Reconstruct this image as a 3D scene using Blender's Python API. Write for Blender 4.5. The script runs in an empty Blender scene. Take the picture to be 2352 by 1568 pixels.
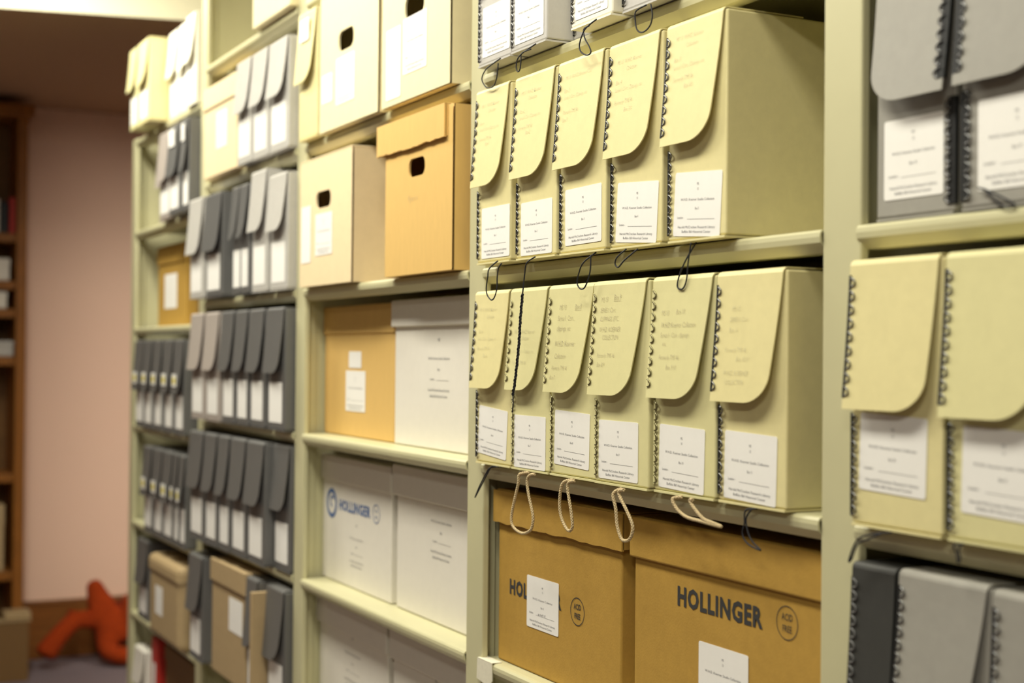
import bpy, bmesh, math, random
from mathutils import Vector, Matrix
random.seed(7)
D = bpy.data
COL = bpy.context.scene.collection
SC = bpy.context.scene

# ------------------------------------------------------------------ materials
def mat(name, col, rough=0.7, metal=0.0, var=0.0, vscale=40.0, bump=0.0, bscale=400.0, stretch=None, spec=0.3):
    m = D.materials.new(name); m.use_nodes = True
    nt = m.node_tree; b = nt.nodes['Principled BSDF']
    b.inputs['Roughness'].default_value = rough
    b.inputs['Metallic'].default_value = metal
    b.inputs['Specular IOR Level'].default_value = spec
    c = (*col, 1.0)
    if var or bump:
        tc = nt.nodes.new('ShaderNodeTexCoord'); src = tc.outputs['Object']
        if stretch:
            mp = nt.nodes.new('ShaderNodeMapping'); mp.inputs['Scale'].default_value = stretch
            nt.links.new(src, mp.inputs['Vector']); src = mp.outputs['Vector']
    if var:
        n = nt.nodes.new('ShaderNodeTexNoise'); n.inputs['Scale'].default_value = vscale
        n.inputs['Detail'].default_value = 6; n.inputs['Roughness'].default_value = 0.65
        nt.links.new(src, n.inputs['Vector'])
        r = nt.nodes.new('ShaderNodeValToRGB')
        r.color_ramp.elements[0].position = 0.3; r.color_ramp.elements[1].position = 0.7
        r.color_ramp.elements[0].color = (*[x * (1 - var) for x in col], 1)
        r.color_ramp.elements[1].color = (*[min(1, x * (1 + var)) for x in col], 1)
        nt.links.new(n.outputs['Fac'], r.inputs['Fac']); nt.links.new(r.outputs['Color'], b.inputs['Base Color'])
    else:
        b.inputs['Base Color'].default_value = c
    if bump:
        n2 = nt.nodes.new('ShaderNodeTexNoise'); n2.inputs['Scale'].default_value = bscale; n2.inputs['Detail'].default_value = 3
        nt.links.new(src, n2.inputs['Vector'])
        bp = nt.nodes.new('ShaderNodeBump'); bp.inputs['Strength'].default_value = bump; bp.inputs['Distance'].default_value = 0.002
        nt.links.new(n2.outputs['Fac'], bp.inputs['Height']); nt.links.new(bp.outputs['Normal'], b.inputs['Normal'])
    return m

M = dict(
    steel=mat('painted_steel', (.58, .55, .335), .38, var=.03, vscale=6, spec=.4),
    cream=mat('cream_board', (.76, .68, .35), .55, var=.035, vscale=55, bump=.05, bscale=700),
    cream2=mat('greenish_cream_board', (.72, .67, .35), .55, var=.03, vscale=55, bump=.05, bscale=700),
    ivory=mat('ivory_board', (.84, .80, .66), .55, var=.03, vscale=55, bump=.1, bscale=500),
    grey=mat('light_grey_board', (.50, .48, .44), .55, var=.04, vscale=60, bump=.1, bscale=500),
    grey_shaded=mat('shaded_light_grey_board', (.34, .325, .285), .55, var=.04, vscale=60, bump=.1, bscale=500),  # light grey board darkened for the dimmer right edge of the view
    slate_shaded=mat('shaded_slate_board', (.05, .05, .046), .5, var=.05, vscale=60, bump=.1, bscale=450),  # slate board in a darker copy, dimness of the right bay coloured in
    taupe=mat('taupe_grey_board', (.40, .35, .31), .55, var=.04, vscale=60, bump=.1, bscale=500),
    slate=mat('slate_board', (.115, .113, .108), .5, var=.05, vscale=60, bump=.08, bscale=450, spec=1.0),
    kraft=mat('kraft_corrugated_board', (.47, .28, .055), .72, var=.06, vscale=60, bump=.12, bscale=300),
    kraft_gold=mat('golden_corrugated_board', (.72, .47, .155), .72, var=.035, vscale=40, bump=.1, bscale=200, stretch=(2.5, 2.5, .5)),
    buff=mat('buff_corrugated_board', (.84, .68, .42), .7, var=.03, vscale=40, bump=.08, bscale=300),
    tan=mat('tan_board', (.44, .32, .17), .65, var=.05, vscale=40, bump=.1, bscale=300),
    pale=mat('pale_yellow_board', (.83, .73, .45), .65, var=.03, vscale=40, bump=.08, bscale=300),
    white=mat('white_corrugated_board', (.80, .76, .67), .6, var=.02, vscale=40, bump=.06, bscale=300),
    dark_in=mat('shadowed_board_inside', (.22, .13, .05), .9),
    paper=mat('label_paper', (.90, .88, .83), .6, var=.012, vscale=80),
    ink=mat('black_ink', (.05, .05, .05), .6),
    ink_grey=mat('label_print', (.20, .20, .21), .6),
    ink_blue=mat('blue_print', (.10, .17, .36), .6),
    ink_faint=mat('faint_blue_print', (.30, .34, .42), .6),
    pencil_dark=mat('pencil_on_cream', (.46, .41, .27), .7),
    pencil=mat('light_pencil_on_cream', (.56, .53, .36), .7),
    metal=mat('dark_edging_metal', (.22, .22, .22), .26, metal=1.0),
    metal_strip=mat('shadow_black_edging_strip', (.014, .014, .014), .6, spec=.3),  # metal strip coloured black for the shadowed gap at the box edge
    metal_olive=mat('olive_reflection_edging', (.24, .22, .12), .3, metal=1.0),  # olive tint stands for surroundings mirrored in the metal loops
    black_cord=mat('black_cord_thread', (.018, .018, .022), .6),
    rope=mat('braided_tan_cord', (.56, .44, .25), .8, var=.2, vscale=300),
    yellow=mat('yellow_sticker', (.72, .60, .04), .6),
    tape=mat('paper_tape', (.80, .76, .60), .6, var=.06, vscale=120),
    wall=mat('pink_beige_paint', (.80, .56, .43), .85, bump=.05, bscale=200),
    wall_cream=mat('cream_wall_paint', (.85, .80, .58), .8),
    wall_dim=mat('bounce_cutting_dark_wall', (.16, .12, .08), .85),  # walls toned dark to cut bounce light and deepen the shelf gaps
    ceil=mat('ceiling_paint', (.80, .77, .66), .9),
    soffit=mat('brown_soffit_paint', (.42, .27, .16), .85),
    carpet=mat('mauve_grey_carpet', (.22, .18, .20), .95, var=.2, vscale=120, bump=.8, bscale=300),
    wood=mat('brown_wood', (.27, .10, .016), .45, var=.25, vscale=14, stretch=(6, 6, .6)),
    wood_dark=mat('dark_wood_back', (.16, .075, .02), .6, var=.2, vscale=10),
    base_wood=mat('stained_baseboard_wood', (.20, .07, .013), .45, var=.2, vscale=10, stretch=(1, .4, 6)),
    plush=mat('orange_plush', (.32, .035, .001), .95, var=.15, vscale=60, bump=.9, bscale=120),
    red=mat('red_cover', (.45, .03, .02), .5),
    black=mat('black_cover', (.02, .02, .022), .5),
    brown_dark=mat('dark_brown_board', (.20, .11, .04), .7),
)

# ------------------------------------------------------------------ text
_tc = {}
def text_polys(s, size, bold=0.0, cx=1.0, shear=0.0, gap=1.0):
    """(vertices, faces, width) of a line of lettering, baseline at 0, starting at x = 0"""
    key = (s, round(size, 5), round(bold, 5), cx, shear, gap)
    if key in _tc: return _tc[key]
    c = D.curves.new('lettering', 'FONT'); c.body = s; c.size = size; c.resolution_u = 2
    c.offset = bold; c.shear = shear; c.fill_mode = 'FRONT'; c.space_character = gap
    o = D.objects.new('lettering', c)
    me = D.meshes.new_from_object(o)
    vs = [(v.co.x * cx, v.co.y) for v in me.vertices]; fs = [tuple(p.vertices) for p in me.polygons]
    D.objects.remove(o); D.meshes.remove(me); D.curves.remove(c)
    w = max((v[0] for v in vs), default=0)
    _tc[key] = (vs, fs, w)
    return _tc[key]

# ------------------------------------------------------------------ mesh builder
class MB:
    def __init__(self): self.bm = bmesh.new(); self.mi = 0
    def _face(self, vs):
        f = self.bm.faces.new(vs); f.material_index = self.mi; return f
    def box(self, x0, x1, y0, y1, z0, z1, r=0.0, seg=2):
        vs = [self.bm.verts.new(p) for p in ((x0,y0,z0),(x1,y0,z0),(x1,y1,z0),(x0,y1,z0),(x0,y0,z1),(x1,y0,z1),(x1,y1,z1),(x0,y1,z1))]
        fs = [self._face([vs[i] for i in q]) for q in ((3,2,1,0),(4,5,6,7),(0,1,5,4),(1,2,6,5),(2,3,7,6),(3,0,4,7))]
        if r:
            es = {e for f in fs for e in f.edges}
            bmesh.ops.bevel(self.bm, geom=list(es), offset=r, segments=seg, profile=.5, affect='EDGES', clamp_overlap=True)
        return self
    def prism(self, pts, axis, a0, a1):
        """polygon extruded along an axis: pts are pairs in the two other axes in xyz order"""
        def P(p, a):
            return {'x': (a, p[0], p[1]), 'y': (p[0], a, p[1]), 'z': (p[0], p[1], a)}[axis]
        A = [self.bm.verts.new(P(p, a0)) for p in pts]; B = [self.bm.verts.new(P(p, a1)) for p in pts]
        n = len(pts)
        for i in range(n):
            self._face((A[i], A[(i+1) % n], B[(i+1) % n], B[i]))
        self._face(A[::-1]); self._face(B)
        return self
    def grid(self, rows):
        """sheet through rows of points"""
        R = [[self.bm.verts.new(p) for p in r] for r in rows]
        for a, b in zip(R, R[1:]):
            for i in range(len(a) - 1): self._face((a[i], a[i+1], b[i+1], b[i]))
        return R
    def tube(self, pts, r, n=8, closed=False):
        pts = [Vector(p) for p in pts]; m = len(pts); rings = []
        up = Vector((.13, .97, .2)).normalized()
        for i, p in enumerate(pts):
            if closed: t = pts[(i+1) % m] - pts[i-1]
            else: t = pts[min(i+1, m-1)] - pts[max(i-1, 0)]
            if t.length < 1e-9: t = Vector((0, 0, 1))
            t.normalize(); u = up - t * up.dot(t)
            if u.length < .05: u = Vector((1, 0, 0)) - t * t.x
            u.normalize(); w = t.cross(u); rr = r[i] if isinstance(r, (list, tuple)) else r
            rings.append([self.bm.verts.new(p + (u * math.cos(2*math.pi*k/n) + w * math.sin(2*math.pi*k/n)) * rr) for k in range(n)])
        for i in range(m if closed else m - 1):
            a, b = rings[i], rings[(i+1) % m]
            for k in range(n): self._face((a[k], a[(k+1) % n], b[(k+1) % n], b[k])).smooth = True
        if not closed:
            self._face(rings[0][::-1]); self._face(rings[-1])
        return self
    def text(self, s, size, x, z, y=0.0, align='l', bold=0.0, cx=1.0, shear=0.0, rot=0.0, yfun=None, fit=None, gap=1.0):
        """lettering on a plane facing -y"""
        if not s: return self
        vs, fs, w = text_polys(s, size, bold, cx, shear, gap)
        k = 1.0 if not fit else fit / max(w, 1e-6)
        ox = {'l': 0, 'c': -w * k / 2, 'r': -w * k}[align]
        ca, sa = math.cos(rot), math.sin(rot)
        V = []
        for a, b in vs:
            a = a * k + ox; X = x + a * ca - b * sa; Z = z + a * sa + b * ca
            V.append(self.bm.verts.new((X, y if yfun is None else yfun(X, Z), Z)))
        for f in fs:
            try: self._face([V[i] for i in f])
            except ValueError: pass
        return self
    def ring(self, cx, cz, r, w, y=0.0, n=40, a0=0, a1=2*math.pi, rz=None):
        rz = rz or r; k = n; full = abs(a1 - a0 - 2*math.pi) < 1e-6
        A = []; B = []
        for i in range(k if full else k + 1):
            a = a0 + (a1 - a0) * i / k
            A.append(self.bm.verts.new((cx + r*math.cos(a), y, cz + rz*math.sin(a))))
            B.append(self.bm.verts.new((cx + (r-w)*math.cos(a), y, cz + (rz-w)*math.sin(a))))
        m = len(A)
        for i in range(m if full else m - 1):
            self._face((A[i], A[(i+1) % m], B[(i+1) % m], B[i]))
        return self
    def line(self, x0, x1, z, y, h, dz=0.0, yfun=None):
        q = [(x0, z), (x1, z + dz), (x1, z + dz + h), (x0, z + h)]
        self._face([self.bm.verts.new((a, y if yfun is None else yfun(a, b), b)) for a, b in q]); return self
    def build(self, name, mats, parent=None, loc=(0, 0, 0), rot=None, recalc=True):
        if recalc: bmesh.ops.recalc_face_normals(self.bm, faces=self.bm.faces[:])
        me = D.meshes.new(name); self.bm.to_mesh(me); self.bm.free()
        for m in (mats if isinstance(mats, (list, tuple)) else [mats]): me.materials.append(M[m])
        o = D.objects.new(name, me); COL.objects.link(o); o.location = loc
        if rot: o.rotation_euler = rot
        if parent is not None: o.parent = parent
        return o

def thing(name, label, cat, loc=(0, 0, 0), group=None, rz=0.0):
    o = D.objects.new(name, None); COL.objects.link(o); o.empty_display_size = .05
    o.location = loc; o.rotation_euler = (0, 0, rz); o['label'] = label; o['category'] = cat
    if group: o['group'] = group
    return o
def tag(o, label, cat, group=None):
    o['label'] = label; o['category'] = cat
    if group: o['group'] = group
    return o
def struct(o): o['kind'] = 'structure'; return o

def smooth_path(p, k=6):
    p = [Vector(q) for q in p]; out = []
    for i in range(len(p) - 1):
        a = p[i-1] if i else p[0]; b = p[i]; c = p[i+1]; d = p[min(i+2, len(p)-1)]
        for j in range(k):
            t = j / k
            out.append(.5*((2*b) + (c-a)*t + (2*a-5*b+4*c-d)*t*t + (3*b-a-3*c+d)*t**3))
    out.append(p[-1]); return out

# ------------------------------------------------------------------ document case with a drop flap
LIB = ('Harold McCracken Research Library', 'Buffalo Bill Historical Center')
COLL = 'W.H.D. Koerner Studio Collection'
def paper_label(par, x, y, z, w, h, box_no=None, coll=COLL, ms='13', tilt=0.0, ink='ink_grey', written=None, name='paper_label', lines=True, fs=1.0):
    m = MB(); c = .003
    pts = []
    for (cx, cz, a) in ((w-c, c, -90), (w-c, h-c, 0), (c, h-c, 90), (c, c, 180)):
        for k in range(4):
            t = math.radians(a + 30*k); pts.append((cx + c*math.cos(t), cz + c*math.sin(t)))
    m.prism(pts, 'y', -.0004, 0)
    if lines:
        m.mi = 1; s = .0046 * fs * h / .083; Y = -.0006; X = w * .5
        m.text('MS', s, X, h*.795, Y, 'c', cx=.82); m.text(ms, s, X, h*.715, Y, 'c', cx=.82)
        m.text(coll, s, X, h*.555, Y, 'c', cx=.82, fit=min(w*.72, .0026*len(coll)))
        if box_no: m.text('Box ' + str(box_no), s, X, h*.415, Y, 'c', cx=.82)
        m.text('Location -', s, w*.08, h*.275, Y, 'l', cx=.82)
        if written: m.text(written, s*1.15, w*.36, h*.28, Y, 'l', shear=.25)
        m.line(w*.30, w*.88, h*.265, Y, .0004)
        m.text(LIB[0], s, X, h*.125, Y, 'c', fit=w*.80); m.text(LIB[1], s, X, h*.055, Y, 'c', fit=w*.62)
    return m.build(name, ['paper', ink], par, (x, y, z), rot=(0, tilt, 0) if tilt else None)

def flap_sheet(w, L, d, taper, bulge, corner, mirror, top=True):
    """outline rows of the drop flap: returns (profile rows, y(z)) in the case's own frame, z measured from its top"""
    def yo(z):
        s = min(1, max(0, -z / L)); return -.0022 - bulge * s**1.4
    rows = []
    xl = lambda z: 0.0
    def xr(z):
        s = -z / L; x = w - .004 - taper * s**1.1
        dz = L + z
        if dz < corner: x -= corner*1.25 * (1 - math.sqrt(max(0, 1 - (1 - dz/corner)**2)))
        return x
    zs = [-.003 - (L - .003 - corner) * i / 8 for i in range(9)] + [-(L - corner*(1-math.sin(t*math.pi/2/10))) for t in range(1, 11)]
    prof = []
    if top: prof += [(.12, .0018), (.02, .0018), (.003, .0018), (.0008, .0012), (-.0012, -.0005)]
    for y, z in prof: rows.append([(x, y, z) for x in (0, w*.5, w-.004)])
    for z in zs: rows.append([(xr(z)*t, yo(z), z) for t in (0, .25, .5, .75, 1)] if not top else [(xr(z)*t, yo(z), z) for t in (0, .5, 1)])
    if mirror: rows = [[(w - x, y, z) for x, y, z in r] for r in rows]
    return rows, yo, zs

def edging(par, x, z0, z1, yfun, mirror, style, wide=.0032):
    """stamped metal edge: a thin strip and a column of looped prongs"""
    m = MB(); s = -1 if mirror else 1
    m.mi = 0
    rows = []
    n = 8
    for i in range(n+1):
        z = z0 + (z1-z0)*i/n; y = yfun(z)
        rows.append([(x - s*.0012, y + .004, z), (x - s*.0012, y - .0006, z), (x + s*wide, y - .0008, z)])
    m.grid(rows)
    m.mi = 1
    pitch = .0134; k = max(1, int((z1 - z0) / pitch))
    for i in range(k):
        zc = z0 + (z1-z0)*(i+.5)/k; y = yfun(zc) - .0012
        pts = [(x + s*(wide*.5 + .0078*math.sin(a)), y - .0006*math.sin(a), zc + .0048*math.cos(a) - .001*math.sin(a)) for a in [math.pi*(.02+.96*j/8) for j in range(9)]]
        m.tube(pts, .00105, 6)
    return m.build('metal_edging', {'dark': ['metal_strip', 'metal'], 'plain': ['cream2', 'metal_olive'], 'grey': ['metal_strip', 'metal'], 'slate': ['slate_shaded', 'slate']}[style], par)

def cord_part(par, pts, kind):
    m = MB(); P = smooth_path(pts, 6)
    def strand(P, ph, turn, off, r, pitch):
        Q = []; L = 0
        for i, p in enumerate(P):
            if i: L += (p - P[i-1]).length
            t = (P[min(i+1, len(P)-1)] - P[max(i-1, 0)]).normalized()
            u = Vector((0, 1, 0)) - t*t.y
            u = u.normalized() if u.length > .05 else Vector((1, 0, 0)); w = t.cross(u)
            a = turn * L / pitch * 2 * math.pi + ph
            Q.append(p + (u*math.cos(a) + w*math.sin(a))*off)
        m.tube(Q, r, 5)
    if kind == 'rope':
        m.tube(P, .0012, 6)
        for k in range(3):
            strand(P, k*2*math.pi/3, 1, .00135, .00105, .012); strand(P, k*2*math.pi/3 + .5, -1, .00135, .00105, .012)
        return m.build('pull_cord', 'rope', par)
    if kind == 'twist':
        n = len(P)*2//5; m.tube(P[:n+1], .0011, 6)
        Q = densify(P[n:], .0015)
        for k in range(3): strand(Q, k*2.1, 1, .0011 + .0005*(k == 1), .0011, .016)
        e = P[-1]; m.tube([e, e + Vector((.004, -.001, -.012)), e + Vector((-.001, 0, -.026))], .0009, 5)
        return m.build('pull_cord', 'black_cord', par)
    m.tube(P, .0011, 6)
    return m.build('pull_cord', 'black_cord', par)

def densify(pts, step=.0012):
    out = [Vector(pts[0])]
    for a, b in zip(pts, pts[1:]):
        a = Vector(a); b = Vector(b); n = max(1, int((b-a).length/step))
        out += [a + (b-a)*(i/n) for i in range(1, n+1)]
    return out

def doc_box(x0, x1, yf, z0, label, colour='cream', flap_col=None, h=.282, d=.38, L=.157, taper=.020, bulge=.011, corner=.034, mirror=False,
            edge='dark', lab=None, cord=None, cord_kind='black', notes=None, pencil='pencil', name='document_case', group=None, sticker=None,
            top_label=False, wide=.0032, cat='archive box', rz=0.0):
    w = x1 - x0; corner = min(corner, w*.45)
    z0 += .0008
    t = thing(name, label, cat, (x0, yf, z0), group, rz)
    m = MB()
    m.box(0, w, 0, d, .0035, h, .0022); m.box(.0015, w-.0015, -.0015, d, 0, .0028)
    m.build('body', colour, t)
    rows, yo, zs = flap_sheet(w, L, d, taper, bulge, corner, mirror)
    m = MB(); m.grid([[(x, y, z + h) for x, y, z in r] for r in rows])
    bmesh.ops.recalc_face_normals(m.bm, faces=m.bm.faces[:])
    bmesh.ops.solidify(m.bm, geom=m.bm.faces[:], thickness=-.0016)
    for f in m.bm.faces: f.smooth = False
    if notes:
        m.mi = 1
        yf2 = lambda X, Z: yo(Z - h) - .0024
        for (nx, nz, s, sz) in notes:
            under = s.startswith('_'); s = s.lstrip('_')
            sz *= 1.38
            m.text(s, sz, nx, h - nz, 0, 'l', bold=-.00016, cx=.74, shear=.25, yfun=yf2)
            if under: m.line(nx, nx + text_polys(s, sz, -.00016, .74, .25)[2], h - nz - .0018, 0, .0004, yfun=yf2)
    fl = m.build('flap', [flap_col or colour, pencil], t)
    if edge:
        ex = w if mirror else 0
        edging(fl, ex, h - L + .012, h - .013, lambda z: yo(z - h) - .0012, mirror, edge, wide)
        edging(t, ex, .010, h - L - .004, lambda z: -.0006, mirror, edge, wide)
    if lab:
        lx, lz, lw, lh, kw = lab
        paper_label(t, lx, -.0003, lz, lw, lh, **kw)
    if top_label:
        zc = h - L*.42; paper_label(fl, w*.2, yo(zc - h) - .004, zc, w*.5, .05, lines=False, name='flap_label', tilt=0)
    if sticker:
        zc = h - L + .022
        m = MB(); m.box(w*.2, w*.68, -.0005, 0, 0, .036); m.mi = 1; m.box(w*.3, w*.58, -.0009, -.0004, .008, .026)
        m.build('flap_sticker', ['paper', 'yellow'], fl, (0, yo(zc - h) - .004, zc))
    if cord:
        (cx, cz), cy, pts = cord
        P = [(cx + a - x0, cy - yf, cz + b - z0) for a, b in pts]
        P[0] = (P[0][0], P[0][1] + .008, max(P[0][2], -.001)); 
        cord_part(t, densify(smooth_path(P, 5), .0015) if cord_kind == 'rope' else P, cord_kind)
    return t

# ------------------------------------------------------------------ carton with a lift-off lid
def front_with_hole(m, w, h, hx, hz, hw, hh):
    """front board with a rounded hand hole, facing -y, 4 mm thick"""
    r = min(hw, hh)*.42; pts = []
    for (cx, cz, a) in ((hx+hw/2-r, hz-hh/2+r, -90), (hx+hw/2-r, hz+hh/2-r, 0), (hx-hw/2+r, hz+hh/2-r, 90), (hx-hw/2+r, hz-hh/2+r, 180)):
        for k in range(6):
            t = math.radians(a + 18*k); pts.append((cx + r*math.cos(t), cz + r*math.sin(t)))
    for y in (0, .004):
        vo = [m.bm.verts.new((a, y, b)) for a, b in ((0, 0), (w, 0), (w, h), (0, h))]
        vi = [m.bm.verts.new((a, y, b)) for a, b in pts]
        es = [m.bm.edges.new((v[i], v[(i+1) % len(v)])) for v in (vo, vi) for i in range(len(v))]
        bmesh.ops.triangle_fill(m.bm, edges=es, use_beauty=True)
        if y == 0: keep = vi
        else:
            for i in range(len(vi)): m._face((keep[i], keep[(i+1) % len(vi)], vi[(i+1) % len(vi)], vi[i]))

def wavy_lid_front(m, x0, x1, z0, z1, amp, seed):
    rnd = random.Random(seed); n = 40; low = []; v = 0
    for i in range(n + 1):
        v = v*.7 + rnd.uniform(-amp, amp)*.6
        low.append((x0 + (x1-x0)*i/n, z0 + (v if 0 < i < n else 0)))
    m.prism(low + [(x1, z1), (x0, z1)], 'y', -.007, -.003)

def carton(x0, x1, yf, z0, label, colour='kraft', h=.281, d=.38, lid=.054, over=.005, lid_col=None, hole=None, labels=(), prints=None, name='archive_carton',
           lid_dx=0.0, ragged=0.0, cat='archive box', group=None, rz=0.0, print_mats=('ink',), lid_x1=None, lid_round=0.0, lid_tilt=0.0):
    w = x1 - x0
    z0 += .0008
    t = thing(name, label, cat, (x0, yf, z0), group, rz)
    m = MB(); hb = h - (.004 if lid else 0)
    if hole:
        front_with_hole(m, w, hb, *hole)
        m.box(0, .004, .004, d, 0, hb); m.box(w-.004, w, .004, d, 0, hb); m.box(0, w, d-.004, d, 0, hb)
        m.box(.004, w-.004, .004, d, 0, .004)
        if not lid: m.box(0, w, 0.0, d, hb, hb+.004, .0015)
    else:
        m.box(0, w, 0, d, 0, hb, .003 if not lid_round else .02, 3)
    if prints:
        m.mi = 1; prints(m, w, h)
    m.build('body', [colour, *print_mats], t)
    if lid:
        m = MB(); lx1 = (lid_x1 - x0) if lid_x1 else w + over
        if ragged:
            m.box(-over, lx1, 0.0, d, h-.004, h, .0015)
            wavy_lid_front(m, -over, lx1, h - lid, h - .001, ragged, x0)
            m.box(lx1-.004, lx1, -.004, d, h-lid+.002, h-.001)
            m.box(-over, -over+.004, -.004, d, h-lid+.002, h-.001)
        else:
            m.box(-over, lx1, -over, d, h-lid, h, max(.003, lid_round), 3)
        m.build('lid', lid_col or colour, t, (lid_dx, 0, 0), rot=(0, lid_tilt, 0) if lid_tilt else None)
    for lb in labels:
        lx, lz, lw, lh, kw = lb
        paper_label(t, lx - x0, -.0004, lz - z0, lw, lh, **kw)
    return t

# ------------------------------------------------------------------ room
YF = 1.05
def room():
    def slab(name, m, *b):
        q = MB(); q.box(*b); return struct(q.build(name, m))
    slab('floor', 'carpet', -7.2, 2.2, -2.0, 4.2, -.05, 0)
    slab('ceiling', 'ceil', -7.2, 2.2, -2.0, 4.2, 3.1, 3.15)
    slab('wall_left', 'wall', -7.1, -7.0, -1.85, 4.1, 0, 3.1)
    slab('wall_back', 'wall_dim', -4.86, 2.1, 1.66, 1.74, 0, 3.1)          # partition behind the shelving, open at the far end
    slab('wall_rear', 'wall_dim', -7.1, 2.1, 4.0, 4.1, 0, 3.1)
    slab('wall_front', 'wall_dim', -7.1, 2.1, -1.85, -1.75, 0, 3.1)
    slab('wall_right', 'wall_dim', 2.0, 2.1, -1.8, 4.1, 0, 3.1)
    # dropped soffit over the far end: brown underside, cream face
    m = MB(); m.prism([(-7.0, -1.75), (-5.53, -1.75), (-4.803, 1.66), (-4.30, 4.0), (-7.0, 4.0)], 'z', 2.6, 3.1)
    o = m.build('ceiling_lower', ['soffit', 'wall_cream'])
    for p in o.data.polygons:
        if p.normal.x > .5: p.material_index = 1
    struct(o)
    m = MB(); m.box(-7.0, -6.982, .99, 4.0, 0, .255, .002); m.box(-7.0, -6.976, .99, 4.0, .255, .275, .006); struct(m.build('baseboard_left', 'base_wood'))
room()

# ------------------------------------------------------------------ steel shelving, one thing per bay
POST = {'E': (-4.866, -4.800), 'D': (-3.985, -3.922), 'C': (-3.1314, -3.068), 'B': (-2.208, -2.145), 'A': (-1.2746, -1.2102), 'F': (-.341, -.278)}
def shelving(a, b, levels, top, label, own_right=False, right_cut=0.0):
    xa, xb = POST[a], POST[b]; ox = xa[0]
    t = thing('steel_shelving', label, 'shelving', (ox, YF, 0), 'steel shelving bays along the aisle')
    for k in ([a, b] if own_right else [a]):
        p0, p1 = POST[k][0] - ox, POST[k][1] - ox
        m = MB(); m.box(p0, p1, 0, .012, 0, top, .0025); m.box(p0+.018, p1-.022, .012, .034, 0, top); m.build('post', 'steel', t)
        m = MB(); xc = (p0+p1)/2; m.box(xc-.003, xc+.003, .036, .40, 0.02, top - .01)
        m.build('side_panel', 'steel', t)
    for z in levels:
        x0 = xa[1] - ox - .0045; x1 = xb[0] - ox - .001
        m = MB()
        prof = [(.385, z), (.006, z), (.0, z-.001), (-.0028, z-.004), (-.0035, z-.009), (-.0026, z-.0155), (-.0005, z-.0175), (.009, z-.027), (.030, z-.027), (.030, z-.025), (.011, z-.025), (.001, z-.016), (-.001, z-.006), (.002, z-.003), (.385, z-.003)]
        m.prism(prof, 'x', x0, x1)
        m.build('shelf', 'steel', t)
    return t
Z = [.29, .617, .943, 1.270, 1.597, 1.9235, 2.25]
Z4 = [.27, .591, .892, 1.212, 1.532, 1.853, 2.160]
shelving('A', 'F', Z, 2.6, 'cream steel shelving bay with blurred grey and cream boxes at the right edge', own_right=True)
bayB = shelving('B', 'A', Z, 2.6, 'cream steel shelving bay holding the sharp cream boxes above two kraft cartons')
shelving('C', 'B', Z, 2.6, 'cream steel shelving bay filled with large kraft and white cartons')
shelving('D', 'C', Z, 2.6, 'cream steel shelving bay crowded with grey and slate document cases')
shelving('E', 'D', Z4, 2.165, 'lower cream steel shelving bay at the far end by the pink wall')
# folded paper tape on the end of a shelf lip
m = MB(); m.prism([(-.006, -.034), (.040, -.040), (.052, -.028), (.050, .001), (-.004, .001)], 'y', -.0055, -.0040)
m.box(-.004, .050, -.0055, .014, .0006, .0012)
m.build('paper_tape', 'tape', bayB, (POST['B'][1] - POST['B'][0] - .002, 0, .943))

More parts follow.
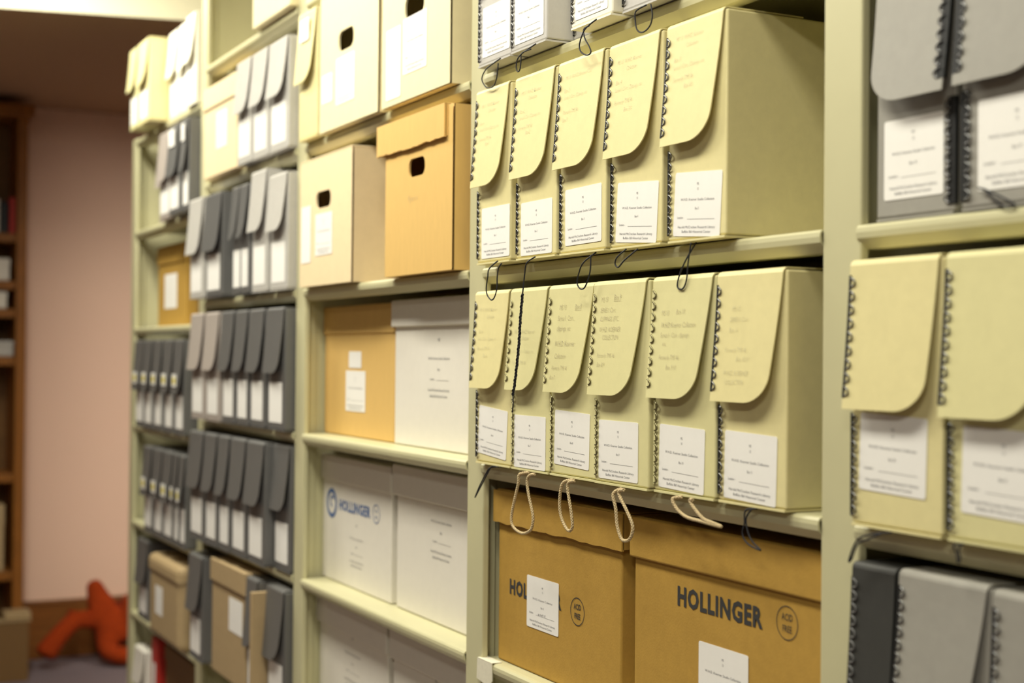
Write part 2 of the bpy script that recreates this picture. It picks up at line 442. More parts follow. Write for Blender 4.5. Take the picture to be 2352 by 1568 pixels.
# ------------------------------------------------------------------ sharp bay: cords measured on the spot
CORD = {
'G1': ((-2.12,1.9235),1.006,[(0.097,-0.008),(0.07,-0.01),(0.055,-0.015),(0.046,-0.024),(0.051,-0.033),(0.066,-0.043),(0.088,-0.044),(0.099,-0.034),(0.103,-0.02),(0.105,-0.01)]),
'G2': ((-1.998,1.9235),1.005,[(0.096,-0.008),(0.068,-0.01),(0.052,-0.016),(0.047,-0.026),(0.05,-0.034),(0.055,-0.036),(0.06,-0.033),(0.063,-0.021),(0.066,-0.01),(0.095,-0.009)]),
'W4': ((-1.794,1.9235),1.005,[(0.073,-0.009),(0.058,-0.01),(0.046,-0.019),(0.039,-0.031),(0.043,-0.041),(0.059,-0.049),(0.071,-0.048),(0.068,-0.04),(0.054,-0.024),(0.051,-0.011),(0.066,-0.009)]),
'G5': ((-1.68,1.9235),1.022,[(0.062,-0.004),(0.048,-0.007),(0.047,-0.02),(0.051,-0.032),(0.061,-0.038),(0.073,-0.038),(0.085,-0.032),(0.089,-0.02),(0.085,-0.005)]),
'B1': ((-2.06,1.597),.98,[(0.086,-0.004),(0.072,-0.012),(0.067,-0.025),(0.062,-0.042),(0.066,-0.053),(0.08,-0.061),(0.091,-0.057),(0.099,-0.044),(0.1,-0.026),(0.104,-0.013),(0.115,-0.006)]),
'B2': ((-1.953,1.597),.985,[(0.093,-0.005),(0.081,-0.009),(0.075,-0.024),(0.071,-0.042),(0.067,-0.062),(0.062,-0.091),(0.059,-0.121),(0.053,-0.155),(0.045,-0.19),(0.039,-0.207)]),
'B3': ((-1.85,1.597),1.015,[(0.116,-0.003),(0.094,-0.014),(0.081,-0.029),(0.077,-0.043),(0.087,-0.051),(0.1,-0.048),(0.113,-0.028),(0.115,-0.004)]),
'B4': ((-1.708,1.597),1.018,[(0.05,0.0),(0.039,-0.011),(0.034,-0.02),(0.042,-0.025),(0.053,-0.019),(0.061,-0.015),(0.076,-0.009),(0.092,-0.003)]),
'B5': ((-1.586,1.597),1.03,[(0.078,-0.001),(0.065,-0.024),(0.05,-0.045),(0.048,-0.057),(0.06,-0.059),(0.068,-0.048),(0.072,-0.024),(0.078,-0.001)]),
'B6': ((-2.15,1.27),1.03,[(0.096,0.0),(0.072,-0.003),(0.056,-0.013),(0.031,-0.037),(0.015,-0.056),(0.021,-0.051),(0.039,-0.034),(0.058,-0.016),(0.076,-0.001),(0.099,0.0)]),
'B7': ((-2.013,1.27),1.02,[(0.073,0.0),(0.057,-0.004),(0.053,-0.018),(0.045,-0.036),(0.033,-0.063),(0.031,-0.081),(0.043,-0.09),(0.067,-0.094),(0.088,-0.089),(0.099,-0.081),(0.102,-0.063),(0.088,-0.034),(0.082,-0.013),(0.09,-0.003),(0.106,0.0)]),
'B8': ((-1.882,1.27),1.02,[(0.08,0.0),(0.063,-0.006),(0.054,-0.033),(0.059,-0.056),(0.079,-0.073),(0.092,-0.067),(0.088,-0.044),(0.078,-0.016),(0.08,-0.004),(0.097,0.0)]),
'B9': ((-1.73,1.27),1.015,[(0.07,0.0),(0.061,-0.008),(0.068,-0.028),(0.073,-0.052),(0.086,-0.068),(0.105,-0.064),(0.112,-0.047),(0.096,-0.027),(0.079,-0.011),(0.076,-0.003),(0.089,0.0)]),
'B10': ((-1.6,1.27),1.025,[(0.072,0.0),(0.062,-0.003),(0.072,-0.015),(0.094,-0.023),(0.126,-0.025),(0.168,-0.027),(0.148,-0.024),(0.13,-0.021),(0.109,-0.009),(0.101,-0.001),(0.107,0.0)]),
'B11': ((-1.458,1.27),1.03,[(0.081,0.0),(0.069,-0.003),(0.067,-0.019),(0.063,-0.031),(0.073,-0.042),(0.099,-0.047),(0.085,-0.04),(0.075,-0.03),(0.07,-0.013),(0.081,0.0)]),
'RB1': ((-1.1995,1.27),1.02,[(0.065,0.0),(0.04,-0.005),(0.02,-0.014),(0.008,-0.036),(0.012,-0.034),(0.022,-0.017),(0.038,-0.01),(0.06,-0.001)]),
'RB2': ((-1.057,1.27),1.02,[(0.024,0.0),(0.019,-0.001),(0.022,-0.009),(0.024,-0.017),(0.027,-0.014),(0.025,-0.005),(0.028,0.0)]),
'R02': ((-1.065,1.597),1.045,[(0.03,0.023),(0.043,0.016),(0.064,0.0),(0.077,0.001),(0.061,0.01),(0.04,0.019),(0.031,0.022)]),
}
SERIES = 'Series I: Corr., Clippings, etc.'
def pencil_a(n, k=1.0):
    return [(.022, .028, 'MS 13  W.H.D. Koerner', .0062*k), (.046, .038, 'Collection', .0062*k), (.020, .056, 'Box ' + n, .0062*k), (.020, .066, SERIES, .0056*k), (.020, .082, 'Formerly TMS 46', .0060*k), (.044, .091, 'Box ' + n, .0060*k)]
G_B = 'cream document cases on the upper shelf of the sharp bay'
G_C = 'cream document cases on the lower shelf of the sharp bay'
LW, LH = .1035, .082
z = Z[4]
doc_box(-2.104, -1.985, 1.015, z, 'cream flap-front document case labelled Box 1, first on its shelf beside the post', lab=(.017, .009, .1, LH, dict(box_no=1)), cord=CORD['B1'], notes=pencil_a('1'), group=G_B)
doc_box(-1.970, -1.842, 1.018, z, 'cream document case labelled Box 2, its long twisted black cord hanging over the case below', lab=(.016, .006, .1, LH, dict(box_no=2)), cord=CORD['B2'], cord_kind='twist', notes=pencil_a('2'), group=G_B)
doc_box(-1.836, -1.705, 1.021, z, 'cream document case labelled Box 3, third on the upper shelf of the sharp bay', lab=(.017, .013, LW, LH, dict(box_no=3, tilt=-.01)), cord=CORD['B3'], group=G_B,
        notes=[(.022, .026, 'MS 13  W.H.D. Koerner Coll.', .0060), (.020, .045, 'Box 3', .0062), (.020, .055, SERIES, .0056), (.020, .077, 'Formerly TMS 46', .0060), (.020, .088, 'Box 3', .0060)])
doc_box(-1.699, -1.570, 1.026, z, 'cream document case labelled Box 4, with a crumpled black cord under it', lab=(.013, .010, LW, LH, dict(box_no=4, tilt=.07)), cord=CORD['B4'], group=G_B,
        notes=[(.022, .028, 'MS 13  W.H.D. Koerner', .0060), (.046, .039, 'Collection', .0060), (.020, .056, 'Box 4', .0064), (.019, .066, SERIES, .0058), (.020, .084, 'Formerly TMS 46', .0064), (.046, .096, 'Box 3,4', .0062)])
doc_box(-1.561, -1.4327, 1.03, z, 'cream document case labelled Box 5, at the open end with its plain side showing', lab=(.012, .009, LW, LH, dict(box_no=5, tilt=.07)), cord=CORD['B5'], group=G_B,
        notes=[(.022, .022, 'MS 13  W.H.D. Koerner', .0060), (.046, .033, 'Collection', .0060), (.020, .049, 'Box 5', .0062), (.019, .059, SERIES, .0058), (.020, .075, 'Formerly TMS 46', .0062), (.046, .086, 'Box 4,5', .0062)])
z = Z[3]
doc_box(-2.1427, -2.0165, 1.035, z, 'cream document case labelled Box 6, first on the lower shelf with a black cord', lab=(.007, .018, LW, .079, dict(box_no=6, tilt=.07)), cord=CORD['B6'], group=G_C,
        notes=[(.020, .030, 'MS 13  W.H.D. Koerner', .0062), (.048, .042, 'Collection', .0062), (.022, .066, 'Box 6', .0062), (.020, .078, SERIES, .0056), (.020, .094, 'Formerly TMS 46', .0062), (.044, .106, 'Box 6', .0060)])
doc_box(-2.0107, -1.887, 1.034, z, 'cream document case labelled Box 7, with a wide tan rope loop hanging below', 'cream2', lab=(.009, .004, LW, LH, dict(box_no=7)), edge='plain', taper=.031, cord=CORD['B7'], cord_kind='rope', group=G_C,
        notes=[(.020, .068, 'MS 13  W.H.D. Koerner', .0066), (.042, .078, 'Collection', .0064), (.020, .098, SERIES, .0056), (.020, .116, 'Formerly TMS 46', .0062)])
doc_box(-1.8829, -1.748, 1.034, z, 'cream document case labelled Box 8, with a narrow tan rope loop hanging below', 'cream2', lab=(.012, .018, LW, .081, dict(box_no=8, tilt=.03)), edge='plain', taper=.034, cord=CORD['B8'], cord_kind='rope', group=G_C, pencil='pencil_dark',
        notes=[(.034, .034, 'MS 13', .0078), (.080, .034, '_Box 8', .0078), (.030, .050, 'Series I:  Corr.,', .0078), (.029, .065, 'clippings, etc', .0078), (.026, .088, 'W.H.D. Koerner', .0084), (.028, .106, 'Collection', .0078), (.022, .123, 'Formerly TMS 46', .0064), (.018, .137, 'Box 7', .0064)])
doc_box(-1.7441, -1.604, 1.030, z, 'cream document case labelled Box 9, with a tan rope loop hanging between the kraft cartons', 'cream2', lab=(.011, .008, LW, .082, dict(box_no=9)), edge='plain', taper=.032, cord=CORD['B9'], cord_kind='rope', group=G_C, pencil='pencil_dark',
        notes=[(.022, .026, 'MS 13', .0072), (.056, .024, '_Box 9', .0078), (.021, .041, 'SERIES I: Corr,', .0068), (.021, .053, 'CLIPPINGS, ETC.', .0068), (.021, .068, 'W.H.D. KOERNER', .0070), (.030, .079, 'COLLECTION', .0068), (.020, .104, 'Formerly TMS 46', .0064), (.021, .117, 'Box 8,9', .0064)])
doc_box(-1.5989, -1.460, 1.036, z, 'cream document case labelled Box 10, its tan rope trailing back over the carton lid', 'cream2', lab=(.011, .008, LW, .083, dict(box_no=10, tilt=.03)), edge='plain', taper=.028, cord=CORD['B10'], cord_kind='rope', group=G_C, pencil='pencil_dark',
        notes=[(.024, .048, 'MS 13', .0068), (.058, .047, 'Box 10', .0068), (.024, .064, 'W.H.D Koerner Collection', .0070), (.024, .077, 'Series I - Corr. clippings,', .0066), (.030, .088, 'etc.', .0064), (.024, .106, 'Formerly TMS 46', .0064), (.042, .119, 'Box 9,10', .0064)])
doc_box(-1.4553, -1.3218, 1.038, z, 'cream document case labelled Box 11, last on the lower shelf with black looped edging', 'cream', lab=(.011, .007, LW, .083, dict(box_no=11, tilt=.03)), edge='dark', cord=CORD['B11'], group=G_C,
        notes=[(.034, .046, 'MS 13', .0064), (.030, .059, 'SERIES I: Corr.', .0062), (.030, .072, 'Box 11', .0062), (.024, .096, 'Formerly TMS 46', .0060), (.048, .107, 'Box 10,11', .0060), (.024, .124, 'W.H.D. KOERNER', .0062), (.028, .135, 'COLLECTION', .0060)])
z = Z[5]; G_A = 'grey and ivory document cases along the top of the picture'
gl = dict(coll='Paul Dyck Plains Collection')
doc_box(-2.120, -2.001, 1.022, z, 'light grey document case with white label, first on the top shelf above Box 1', 'grey', edge='grey', lab=(.016, .014, .098, .082, dict(box_no=1)), cord=CORD['G1'], group=G_A)
doc_box(-1.995, -1.878, 1.019, z, 'light grey document case standing forward beside the recessed one, top shelf above Box 2', 'grey', edge='grey', lab=(.012, .012, .095, .082, dict(box_no=2)), cord=CORD['G2'], group=G_A)
doc_box(-1.872, -1.808, 1.062, z, 'narrow grey document case set back between two others, top shelf above Box 3', 'grey', edge='grey', lab=(.004, .022, .056, .082, dict(box_no=3)), group=G_A)
doc_box(-1.805, -1.690, 1.020, z, 'ivory document case among grey ones on the top shelf, above Box 4', 'ivory', edge='dark', lab=(.011, .012, .092, .082, dict(box_no=4)), cord=CORD['W4'], group=G_A)
doc_box(-1.682, -1.556, 1.032, z, 'light grey document case with hanging black loop, last on the top shelf above Box 5', 'grey', edge='dark', lab=(.014, .034, .1, .082, dict(box_no=5)), cord=CORD['G5'], group=G_A)

# two kraft cartons under the sharp cases
def prints_left(m, w, h):
    Y = -.0006
    m.text('HOLLINGER', .0325, .0415, .116, Y, 'l', bold=.0013, cx=.55, fit=.175, gap=1.12)
    m.ring(.2658, .1213, .0212, .0013, Y); m.text('ACID', .0118, .2658, .1245, Y, 'c', bold=.0002, cx=.75); m.text('FREE', .0118, .2658, .1105, Y, 'c', bold=.0002, cx=.75)
def prints_right(m, w, h):
    Y = -.0006
    m.text('HOLLINGER', .0345, .1075, .1755, Y, 'l', bold=.0014, cx=.55, fit=.187, gap=1.12)
    m.ring(.3415, .190, .0206, .0011, Y); m.text('ACID', .0118, .3415, .193, Y, 'c', cx=.75); m.text('FREE', .0118, .3415, .179, Y, 'c', cx=.75)
z = Z[2]
carton(-2.129, -1.738, 1.072, z, 'kraft carton whose white label covers most of its printed name, under Boxes 6 to 8', prints=prints_left, h=.283, lid=.054, ragged=.0018, over=.008,
       labels=[(-2.0255, 1.0165, .1045, .082, dict(box_no=12, written='up shelf 1 B', coll='W.H.D. Koerner Collection'))], group='printed kraft cartons in the sharp bay', lid_x1=-1.7275)
carton(-1.703, -1.290, 1.072, z, 'kraft carton with the maker name fully readable, under Boxes 9 to 11', prints=prints_right, h=.281, lid=.056, over=.006, group='printed kraft cartons in the sharp bay',
       labels=[(-1.544, .997, .107, .083, dict(box_no=13, tilt=.0))])

# ------------------------------------------------------------------ carton bay
def lines_print(x, z, s=1.0):
    def f(m, w, h):
        Y = -.0006
        m.text('MS', .0075*s, x, z+.052*s, Y, 'c'); m.text(COLL, .0062*s, x, z+.022*s, Y, 'c', fit=.085*s); m.text('Box', .0062*s, x, z+.004*s, Y, 'c')
        m.text('Location', .0055*s, x-.035*s, z-.012*s, Y, 'l'); m.line(x-.01*s, x+.04*s, z-.012*s, Y, .0005)
        m.text(LIB[0], .0062*s, x, z-.030*s, Y, 'c', fit=.085*s); m.text(LIB[1], .0062*s, x, z-.040*s, Y, 'c', fit=.07*s)
    return f
z = Z[5]
doc_box(-3.062, -2.940, 1.03, z, 'cream flap-front document case squeezed beside two pale handled cartons, high in the carton bay', 'cream', edge=None, top_label=True)
carton(-2.926, -2.588, 1.03, z, 'pale yellow carton with hand hole and two small labels, high in the carton bay', 'pale', h=.29, lid=0, hole=(.158, .177, .088, .042), rz=0,
       labels=[(-2.824, 1.970, .108, .098, {}), (-2.912, 1.985, .065, .062, dict(lines=False))])
carton(-2.568, -2.2515, 1.03, z, 'pale yellow carton with a tall narrow label, high by the post', 'pale', h=.29, lid=0, hole=(.157, .170, .090, .042),
       labels=[(-2.462, 1.972, .110, .105, {}), (-2.545, 1.936, .072, .135, dict(lines=False))])
z = Z[4]
carton(-3.048, -2.725, 1.03, z, 'buff carton without lid showing a hand hole and two labels, beside the golden lidded carton', 'buff', h=.275, lid=0, hole=(.151, .184, .092, .036),
       labels=[(-2.945, 1.662, .106, .090, {}), (-3.038, 1.650, .062, .125, dict(lines=False))])
def scribble(m, w, h): m.text('Figures', .016, .11, .135, -.0006, 'l', bold=-.0004, shear=.3)
carton(-2.5435, -2.236, 1.03, z, 'golden kraft carton with an oversized ragged lid and a hand hole', 'kraft_gold', h=.293, lid=.060, over=.012, ragged=.0022, hole=(.150, .196, .075, .034), lid_dx=-.018, lid_x1=-2.240, prints=scribble, print_mats=('pencil_dark',))
z = Z[3]
carton(-3.0870, -2.672, 1.105, z, 'golden kraft carton with lid and two small white labels, beside a white carton', 'kraft_gold', h=.285, lid=.062, over=.003,
       labels=[(-2.948, 1.326, .117, .088, {}), (-2.930, 1.420, .074, .036, dict(lines=False))])
carton(-2.657, -2.2385, 1.10, z, 'white lidded carton printed with small text, beside the golden carton', 'white', h=.288, lid=.054, over=.007, prints=lines_print(.215, .145, 1.15), print_mats=('ink_grey',))
z = Z[2]
def blue_logo(m, w, h):
    Y = -.0006
    m.ring(.060, .172, .033, .010, Y); m.ring(.064, .176, .014, .006, Y, a0=.6, a1=4.6)
    m.text('HOLLINGER', .031, .106, .163, Y, 'l', bold=.0013, cx=.55, fit=.19, gap=1.12)
    m.ring(.328, .174, .020, .002, Y); m.text('ACID', .009, .328, .177, Y, 'c', cx=.8); m.text('FREE', .009, .328, .164, Y, 'c', cx=.8)
    m.mi = 2; lines_print(.215, .085, .95)(m, w, h)
carton(-3.090, -2.680, 1.105, z, 'white lidded carton printed with a blue emblem and name', 'white', h=.279, lid=.056, over=.004, prints=blue_logo, print_mats=('ink_blue', 'ink_grey'))
carton(-2.650, -2.232, 1.105, z, 'white lidded carton with faint pencil notes, beside the blue emblem carton', 'white', h=.287, lid=.062, over=.008, prints=lines_print(.215, .165, 1.1), print_mats=('ink_grey',))
z = Z[1]
carton(-3.088, -2.680, 1.10, z, 'white lidded carton on the lowest visible shelf, under the blue emblem carton', 'white', h=.283, lid=.058, over=.007, prints=lines_print(.21, .16, 1.1), print_mats=('ink_grey',))
carton(-2.650, -2.235, 1.10, z, 'white lidded carton on the lowest visible shelf next to the post, mostly cut off', 'white', h=.283, lid=.058, over=.007, prints=lines_print(.21, .16, 1.1), print_mats=('ink_grey',))

# ------------------------------------------------------------------ grey case bay
ORD = ['first', 'second', 'third', 'fourth', 'fifth', 'sixth', 'seventh']
FL = dict(lines=False)
def far_row(specs, z, where, group, h=.283, L=.15):
    for i, (x0, x1, yf, colour, what, extra) in enumerate(specs):
        kw = dict(edge=None, h=h, L=L, corner=.030, bulge=.012, taper=.014, lab=(max(.006, (x1-x0)*.08), .018, (x1-x0)*.76, .094, FL))
        kw.update(extra)
        doc_box(x0, x1, yf, z, f'{what} document case, {ORD[i]} from the left {where}', colour, group=group, **kw)
carton(-3.875, -3.558, 1.03, Z[5], 'pale lidded carton beside three light grey cases, second shelf from the top', 'buff', h=.247, lid=.060, over=.004, labels=[(-3.748, 1.994, .10, .098, FL)])
far_row([(-3.534, -3.409, 1.026, 'grey', 'light grey', {}), (-3.405, -3.281, 1.028, 'grey', 'light grey', {}), (-3.274, -3.137, 1.03, 'grey', 'light grey', {})], Z[5], 'of three beside the pale carton', 'light grey cases beside the pale carton', h=.258, L=.132)
far_row([(-3.915, -3.774, 1.006, 'grey', 'light grey', {}), (-3.769, -3.613, 1.012, 'slate', 'wide slate', {}), (-3.5506, -3.485, 1.022, 'slate', 'narrow slate', dict(lab=(.004, .018, .058, .094, FL), L=.132)), (-3.4805, -3.410, 1.022, 'slate', 'set-back slate', dict(L=.132)),
         (-3.401, -3.278, 1.027, 'grey', 'pale grey', dict(h=.292, L=.145)), (-3.2665, -3.1365, 1.031, 'grey', 'pale grey', dict(L=.132))], Z[4], 'on the third shelf of the grey-case bay', 'cases on the third shelf of the grey-case bay', h=.27)
far_row([(-3.893, -3.761, 1.008, 'taupe', 'taupe grey', {}), (-3.754, -3.627, 1.012, 'taupe', 'taupe grey', {}), (-3.620, -3.508, 1.018, 'slate', 'slate', {}), (-3.504, -3.404, 1.022, 'slate', 'slate', {}), (-3.400, -3.283, 1.026, 'slate', 'slate', {}), (-3.266, -3.1385, 1.028, 'slate', 'slate', {})], Z[3], 'on the fourth shelf of the grey-case bay', 'cases on the fourth shelf of the grey-case bay')
far_row([(-3.902, -3.759, 1.010, 'slate', 'slate', {}), (-3.754, -3.640, 1.013, 'slate', 'slate', {}), (-3.636, -3.537, 1.017, 'slate', 'slate', {}), (-3.528, -3.405, 1.020, 'slate', 'slate', {}), (-3.396, -3.262, 1.022, 'slate', 'slate', {}), (-3.256, -3.137, 1.044, 'slate', 'slate', {})], Z[2], 'on the fifth shelf of the grey-case bay', 'cases on the fifth shelf of the grey-case bay', h=.29)
doc_box(-3.903, -3.767, 1.012, Z[1], 'slate document case standing left of the tan lidded carton, lowest filled shelf', 'slate', edge=None, h=.28, L=.15, lab=(.012, .018, .1, .094, FL))
carton(-3.706, -3.402, 1.02, Z[1], 'tan lidded carton between slate cases, lowest filled shelf of the grey-case bay', 'tan', h=.293, lid=.058, over=.005, labels=[(-3.545, .748, .118, .085, FL)])
doc_box(-3.391, -3.302, 1.022, Z[1], 'slate document case between the tan carton and the thin board', 'slate', edge=None, h=.285, L=.165, corner=.045, lab=(.008, .018, .07, .094, FL))
doc_box(-3.268, -3.138, 1.034, Z[1], 'slate document case beside the post, right of the thin board, lowest filled shelf', 'slate', edge=None, h=.283, L=.165, corner=.045, lab=(.012, .018, .1, .094, FL))
m = MB(); m.box(-.009, .009, -.02, .25, 0, .265, .001)
tag(m.build('board_divider', 'tan', None, (-3.286, 1.018, Z[1] + .0008)), 'thin tan board standing upright between two slate cases', 'divider')
carton(-3.430, -3.137, 1.03, Z[6], 'bright pale carton at the very top of the grey-case bay', 'pale', h=.29, lid=0, over=.003)

# ------------------------------------------------------------------ far end bay
z = Z4[6]
doc_box(-4.640, -4.530, .992, z, 'cream document case on top of the far bay, at the outer end', 'cream2', edge=None, h=.255, L=.135, lab=(.01, .015, .085, .085, FL), d=.36)
doc_box(-4.510, -4.375, .992, z, 'cream document case on top of the far bay with its plain side showing', 'cream', edge=None, h=.255, L=.135, lab=(.012, .015, .095, .085, FL), d=.36)
far_row([(-4.355, -4.245, 1.05, 'ivory', 'ivory', {}), (-4.225, -4.125, 1.05, 'ivory', 'ivory', {}), (-4.105, -4.005, 1.04, 'ivory', 'ivory', {})], z, 'of three on top of the far bay', 'ivory cases on top of the far bay', h=.262, L=.14)
z = Z4[5]
far_row([(-4.515, -4.405, 1.06, 'taupe', 'dark taupe', {}), (-4.385, -4.245, 1.03, 'taupe', 'taupe', {}), (-4.222, -4.090, 1.02, 'slate', 'slate white-tagged', dict(top_label=True)), (-4.065, -3.992, 1.02, 'slate', 'slim slate', dict(top_label=True))], z, 'on the second shelf of the far bay', 'cases on the second shelf of the far bay', h=.262, L=.15)
z = Z4[4]
carton(-4.690, -4.330, 1.10, z, 'tan lidded carton with white labels on the third shelf of the far bay', 'kraft', h=.26, lid=.06, over=.004, labels=[(-4.60, 1.590, .16, .11, FL)])
carton(-4.310, -4.010, 1.13, z, 'dark brown carton half hidden beside the tan carton in the far bay', 'brown_dark', h=.23, lid=.05, over=.004, labels=[(-4.27, 1.62, .15, .07, FL)])
z = Z4[3]
far_row([(-4.642, -4.522, 1.02, 'slate', 'slate yellow-dotted', dict(sticker=True)), (-4.514, -4.404, 1.02, 'slate', 'slate yellow-dotted', dict(sticker=True)), (-4.384, -4.276, 1.02, 'slate', 'slate yellow-dotted', dict(sticker=True)), (-4.252, -4.144, 1.02, 'slate', 'slate yellow-dotted', dict(sticker=True)), (-4.124, -4.020, 1.02, 'slate', 'slate yellow-dotted', dict(sticker=True))], z, 'on the fourth shelf of the far bay', 'yellow-dotted slate cases on the fourth shelf', h=.272, L=.155)
z = Z4[2]
far_row([(-4.505, -4.392, 1.02, 'slate', 'slate', dict(sticker=True)), (-4.370, -4.260, 1.02, 'slate', 'slate', dict(sticker=True)), (-4.246, -4.136, 1.02, 'slate', 'slate', dict(sticker=True)), (-4.122, -4.070, 1.02, 'slate', 'narrow slate', dict(sticker=True)), (-4.052, -3.992, 1.02, 'slate', 'narrow slate', dict(sticker=True))], z, 'on the fifth shelf of the far bay', 'slate cases on the fifth shelf of the far bay', h=.262, L=.15)
z = Z4[1]
doc_box(-4.710, -4.560, 1.05, z, 'slate document case beside the rounded tan carton in the far bay', 'slate', edge=None, h=.25, L=.14, lab=(.02, .018, .1, .08, FL))
carton(-4.405, -4.045, 1.015, z, 'tan carton with a rounded lid jutting from the sixth shelf of the far bay', 'tan', h=.245, lid=.062, over=.005, lid_round=.02, labels=[(-4.32, .665, .09, .085, FL)])
z = Z4[0]
doc_box(-4.735, -4.590, 1.05, z, 'white case on the lowest visible shelf of the far bay, beside the red binder', 'white', edge=None, h=.215, L=.11)
m = MB(); m.box(0, .075, 0, .29, .001, .28, .004); bnd = thing('ring_binder', 'red ring binder standing beside the white case in the far bay', 'binder', (-4.555, 1.06, z)); m.build('cover', 'red', bnd)
m = MB(); m.box(.02, .055, -.0006, 0, .10, .20); m.build('spine_label', 'paper', bnd)
carton(-4.450, -4.05, 1.08, z, 'dark brown carton under the rounded tan carton, lowest visible shelf of the far bay', 'brown_dark', h=.27, lid=.05, over=.003)

# ------------------------------------------------------------------ out of focus bay at the right edge
z = Z[4]; wl = dict(coll='Joseph Henry Sharp Collection')
doc_box(-1.192, -1.076, 1.056, z, 'light grey document case with its flap corner rounded on the left, out of focus', 'grey_shaded', mirror=True, edge='grey', wide=.010, L=.160, bulge=.016, lab=(.012, .022, .088, .085, dict(box_no=18)), taper=.004, h=.284)
doc_box(-1.061, -.925, 1.050, z, 'light grey document case cut off by the picture edge, above the cream cases', 'grey_shaded', edge='grey', wide=.010, lab=(.022, .018, .1, .09, dict(box_no=19)), cord=CORD['R02'], L=.157)
z = Z[3]
doc_box(-1.1995, -1.0640, 1.03, z, 'cream document case just right of the near post, out of focus with black looped edging', 'cream', edge='dark', lab=(.012, .040, .1, .082, dict(box_no=20, tilt=.03)), cord=CORD['RB1'], taper=.012)
doc_box(-1.0570, -.920, 1.03, z, 'cream document case cut off by the picture edge, under the grey cases', 'cream2', edge='dark', lab=(.018, .030, .105, .085, dict(box_no=21, tilt=.03)), cord=CORD['RB2'], L=.160)
z = Z[2]
doc_box(-1.2070, -1.1370, 1.042, z, 'narrow slate document case beside the near post, below the cream cases', 'slate_shaded', edge='slate', h=.283, L=.2, taper=.003)
doc_box(-1.1320, -1.0075, 1.04, z, 'light grey document case below the out of focus cream cases, flap tapering', 'grey_shaded', edge='dark', h=.285, L=.2, taper=.03, bulge=.02)
doc_box(-1.0030, -.880, 1.04, z, 'grey document case at the lower right corner of the picture', 'grey_shaded', edge='dark', h=.283, L=.2)

# ------------------------------------------------------------------ far wall: bookcase, books, carton, plush toy
bc = thing('bookcase', 'tall brown wooden bookcase against the pink wall, cut by the picture edge', 'bookcase', (-7.0, .53, 0))
for yy in (-.45, .405):
    m = MB(); m.box(0.02, .30, yy, yy+.045, 0, 2.50, .003); m.build('side_panel', 'wood', bc)
m = MB(); m.box(.005, .02, -.45, .45, .05, 2.5); m.build('back_panel', 'wood_dark', bc)
m = MB(); m.box(.02, .33, -.47, .475, 2.50, 2.56, .01); m.build('cornice', 'wood', bc)
SH = [.10, .46, .90, 1.425, 1.64, 1.766, 1.98]
for s in SH:
    m = MB(); m.box(.021, .285, -.404, .404, s-.04, s, .003); m.build('shelf', 'wood', bc)
def book(y, z, w, h, col, label, d=.17):
    b = thing('book', label, 'book', (-6.72, y, z + .001), 'books in the far bookcase')
    m = MB(); m.box(-d, 0, 0, .003, 0, h); m.box(-d, 0, w-.003, w, 0, h); m.box(-.004, 0, 0, w, 0, h, .001); m.build('cover', col, b)
    m = MB(); m.box(-d+.004, -.005, .004, w-.004, .004, h-.004); m.build('pages', 'paper', b)
book(.905, 1.98, .026, .16, 'red', 'red book at the inner end of the upper bookcase shelf')
book(.868, 1.98, .030, .14, 'black', 'black book between the red and the white book')
book(.835, 1.98, .028, .15, 'white', 'white book beside the black one on the upper bookcase shelf')
def small_box(y, z, w, h, col, label, d=.15):
    t = thing('storage_box', label, 'box', (-6.73, y, z + .001), 'small boxes in the far bookcase')
    m = MB(); m.box(-d, 0, 0, w, 0, h*.68, .004); m.build('body', col, t)
    m = MB(); m.box(-d-.002, .002, -.002, w+.002, h*.68, h, .004); m.build('lid', col, t)
small_box(.835, 1.766, .075, .10, 'white', 'white box on the third bookcase shelf')
small_box(.835, 1.64, .065, .075, 'white', 'low white box on the fourth bookcase shelf')
small_box(.82, 1.425, .11, .07, 'grey', 'low grey box on the fifth bookcase shelf')
book(.83, 1.425 + .0702, .028, .10, 'black', 'black book lying on the low grey box in the bookcase')
small_box(.79, .46, .11, .30, 'tan', 'tan box on the low bookcase shelf above the floor carton')

fc = thing('cardboard_carton', 'brown carton, flaps coloured lighter as if lit, on the carpet in front of the bookcase', 'carton', (-6.55, .985, 0))
m = MB(); m.box(-.12, 0, -.30, 0, 0, .262, .003); m.build('body', 'brown_dark', fc)
m = MB(); m.box(-.14, .012, -.31, -.16, .263, .268, .001); m.box(-.10, .006, -.14, .010, .263, .268, .001); m.box(-.13, -.02, -.10, .012, .270, .300, .004); m.build('flaps', 'tan', fc)  # lighter board colour stands for light falling on the carton top

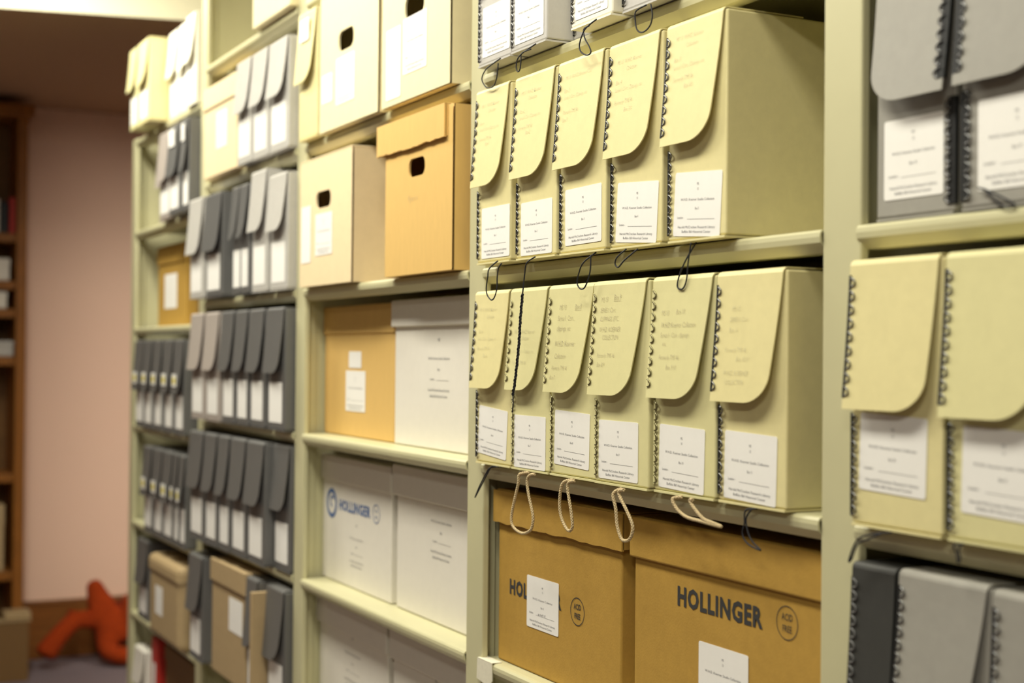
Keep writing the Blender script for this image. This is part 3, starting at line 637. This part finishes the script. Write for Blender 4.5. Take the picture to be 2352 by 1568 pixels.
# plush toy: one continuous skinned body, lying with its tail raised
toy = thing('plush_toy', 'orange plush animal slumped on the carpet against the wooden baseboard, tail up', 'soft toy', (-6.75, 1.38, 0))
def skin_mesh(name, verts, edges, radii, mat_name, par, sub=2):
    me = D.meshes.new(name); me.from_pydata(verts, edges, []); me.materials.append(M[mat_name])
    o = D.objects.new(name, me); COL.objects.link(o); o.parent = par
    bpy.context.view_layer.objects.active = o
    o.modifiers.new('skin', 'SKIN').use_smooth_shade = True
    me = o.data
    if not me.skin_vertices: me.skin_vertices.new()
    for i, r in enumerate(radii): me.skin_vertices[0].data[i].radius = (r, r)
    me.skin_vertices[0].data[0].use_root = True
    s = o.modifiers.new('round', 'SUBSURF'); s.levels = sub; s.render_levels = sub
    return o
V = [(0, 0, .190), (0, -.030, .225), (-.01, -.062, .325), (-.01, -.085, .398),       # torso, tail base, tail, tail tip
     (.01, .070, .200), (.02, .115, .255),                                            # chest, head
     (.0, -.09, .215), (.02, -.165, .222), (.04, -.232, .165), (.05, -.285, .105), (.06, -.312, .066),   # long limb and foot
     (.03, -.005, .130), (.07, -.035, .072), (.10, .02, .052), (.11, .10, .052),       # front leg
     (.06, .130, .235), (.02, .090, .335), (.0, .150, .335)]                           # muzzle, ears
Eg = [(0, 1), (1, 2), (2, 3), (0, 4), (4, 5), (1, 6), (6, 7), (7, 8), (8, 9), (9, 10), (0, 11), (11, 12), (12, 13), (13, 14), (5, 15), (5, 16), (5, 17)]
Rd = [.105, .070, .046, .040, .098, .098, .050, .044, .046, .050, .062, .070, .052, .046, .046, .060, .030, .030]
skin_mesh('body', V, Eg, Rd, 'plush', toy)
m = MB(); m.box(-.002, .0, -.018, .018, -.03, .03, .0005); m.build('care_tag', 'paper', toy, (.03, -.238, .128))

# ------------------------------------------------------------------ light
def area(name, loc, sx, sy, power, col=(1, .965, .83), rot=(0, 0, 0)):
    l = D.lights.new(name, 'AREA'); l.shape = 'RECTANGLE'; l.size = sx; l.size_y = sy; l.energy = power; l.color = col
    o = D.objects.new(name, l); COL.objects.link(o); o.location = loc; o.rotation_euler = rot
    return o
for x, y, z, p in ((-4.2, .5, 2.92, 42), (-2.75, .3, 2.74, 33), (-1.3, .3, 2.74, 26), (.6, -.8, 2.74, 38)):
    area('fluorescent_ceiling_light', (x, y, z), 1.0, .30, p)
gl = D.lights.new('far_wall_fill_light', 'POINT'); gl.energy = 200; gl.color = (1, .93, .80); gl.shadow_soft_size = .22
go = D.objects.new('far_wall_fill_light', gl); COL.objects.link(go); go.location = (-3.6, 2.1, 2.83)      # added fill lamp, out of view, to brighten the far wall
w = D.worlds.new('World'); SC.world = w; w.use_nodes = True
w.node_tree.nodes['Background'].inputs['Color'].default_value = (1, .93, .8, 1)
w.node_tree.nodes['Background'].inputs['Strength'].default_value = .015

# ------------------------------------------------------------------ camera
cam = D.cameras.new('Camera'); co = D.objects.new('Camera', cam); COL.objects.link(co); SC.camera = co
cam.sensor_width = 36; cam.lens = 3267 * 36 / 2352; cam.clip_start = .05
yaw, pitch, roll = (math.radians(v) for v in (62.816, .565, .508))
fw = Vector((-math.sin(yaw)*math.cos(pitch), math.cos(yaw)*math.cos(pitch), math.sin(pitch)))
r0 = Vector((math.cos(yaw), math.sin(yaw), 0)); u0 = r0.cross(fw)
rv = r0*math.cos(roll) + u0*math.sin(roll); uv = -r0*math.sin(roll) + u0*math.cos(roll)
co.matrix_world = Matrix(((rv.x, uv.x, -fw.x, 0), (rv.y, uv.y, -fw.y, 0), (rv.z, uv.z, -fw.z, 1.45), (0, 0, 0, 1)))
cam.dof.use_dof = True; cam.dof.focus_distance = 2.05; cam.dof.aperture_fstop = 3.1; cam.dof.aperture_blades = 9

SC.view_settings.view_transform = 'Standard'; SC.view_settings.look = 'None'; SC.view_settings.gamma = 1.0
SC.view_settings.use_curve_mapping = False; SC.view_settings.exposure = 0.0
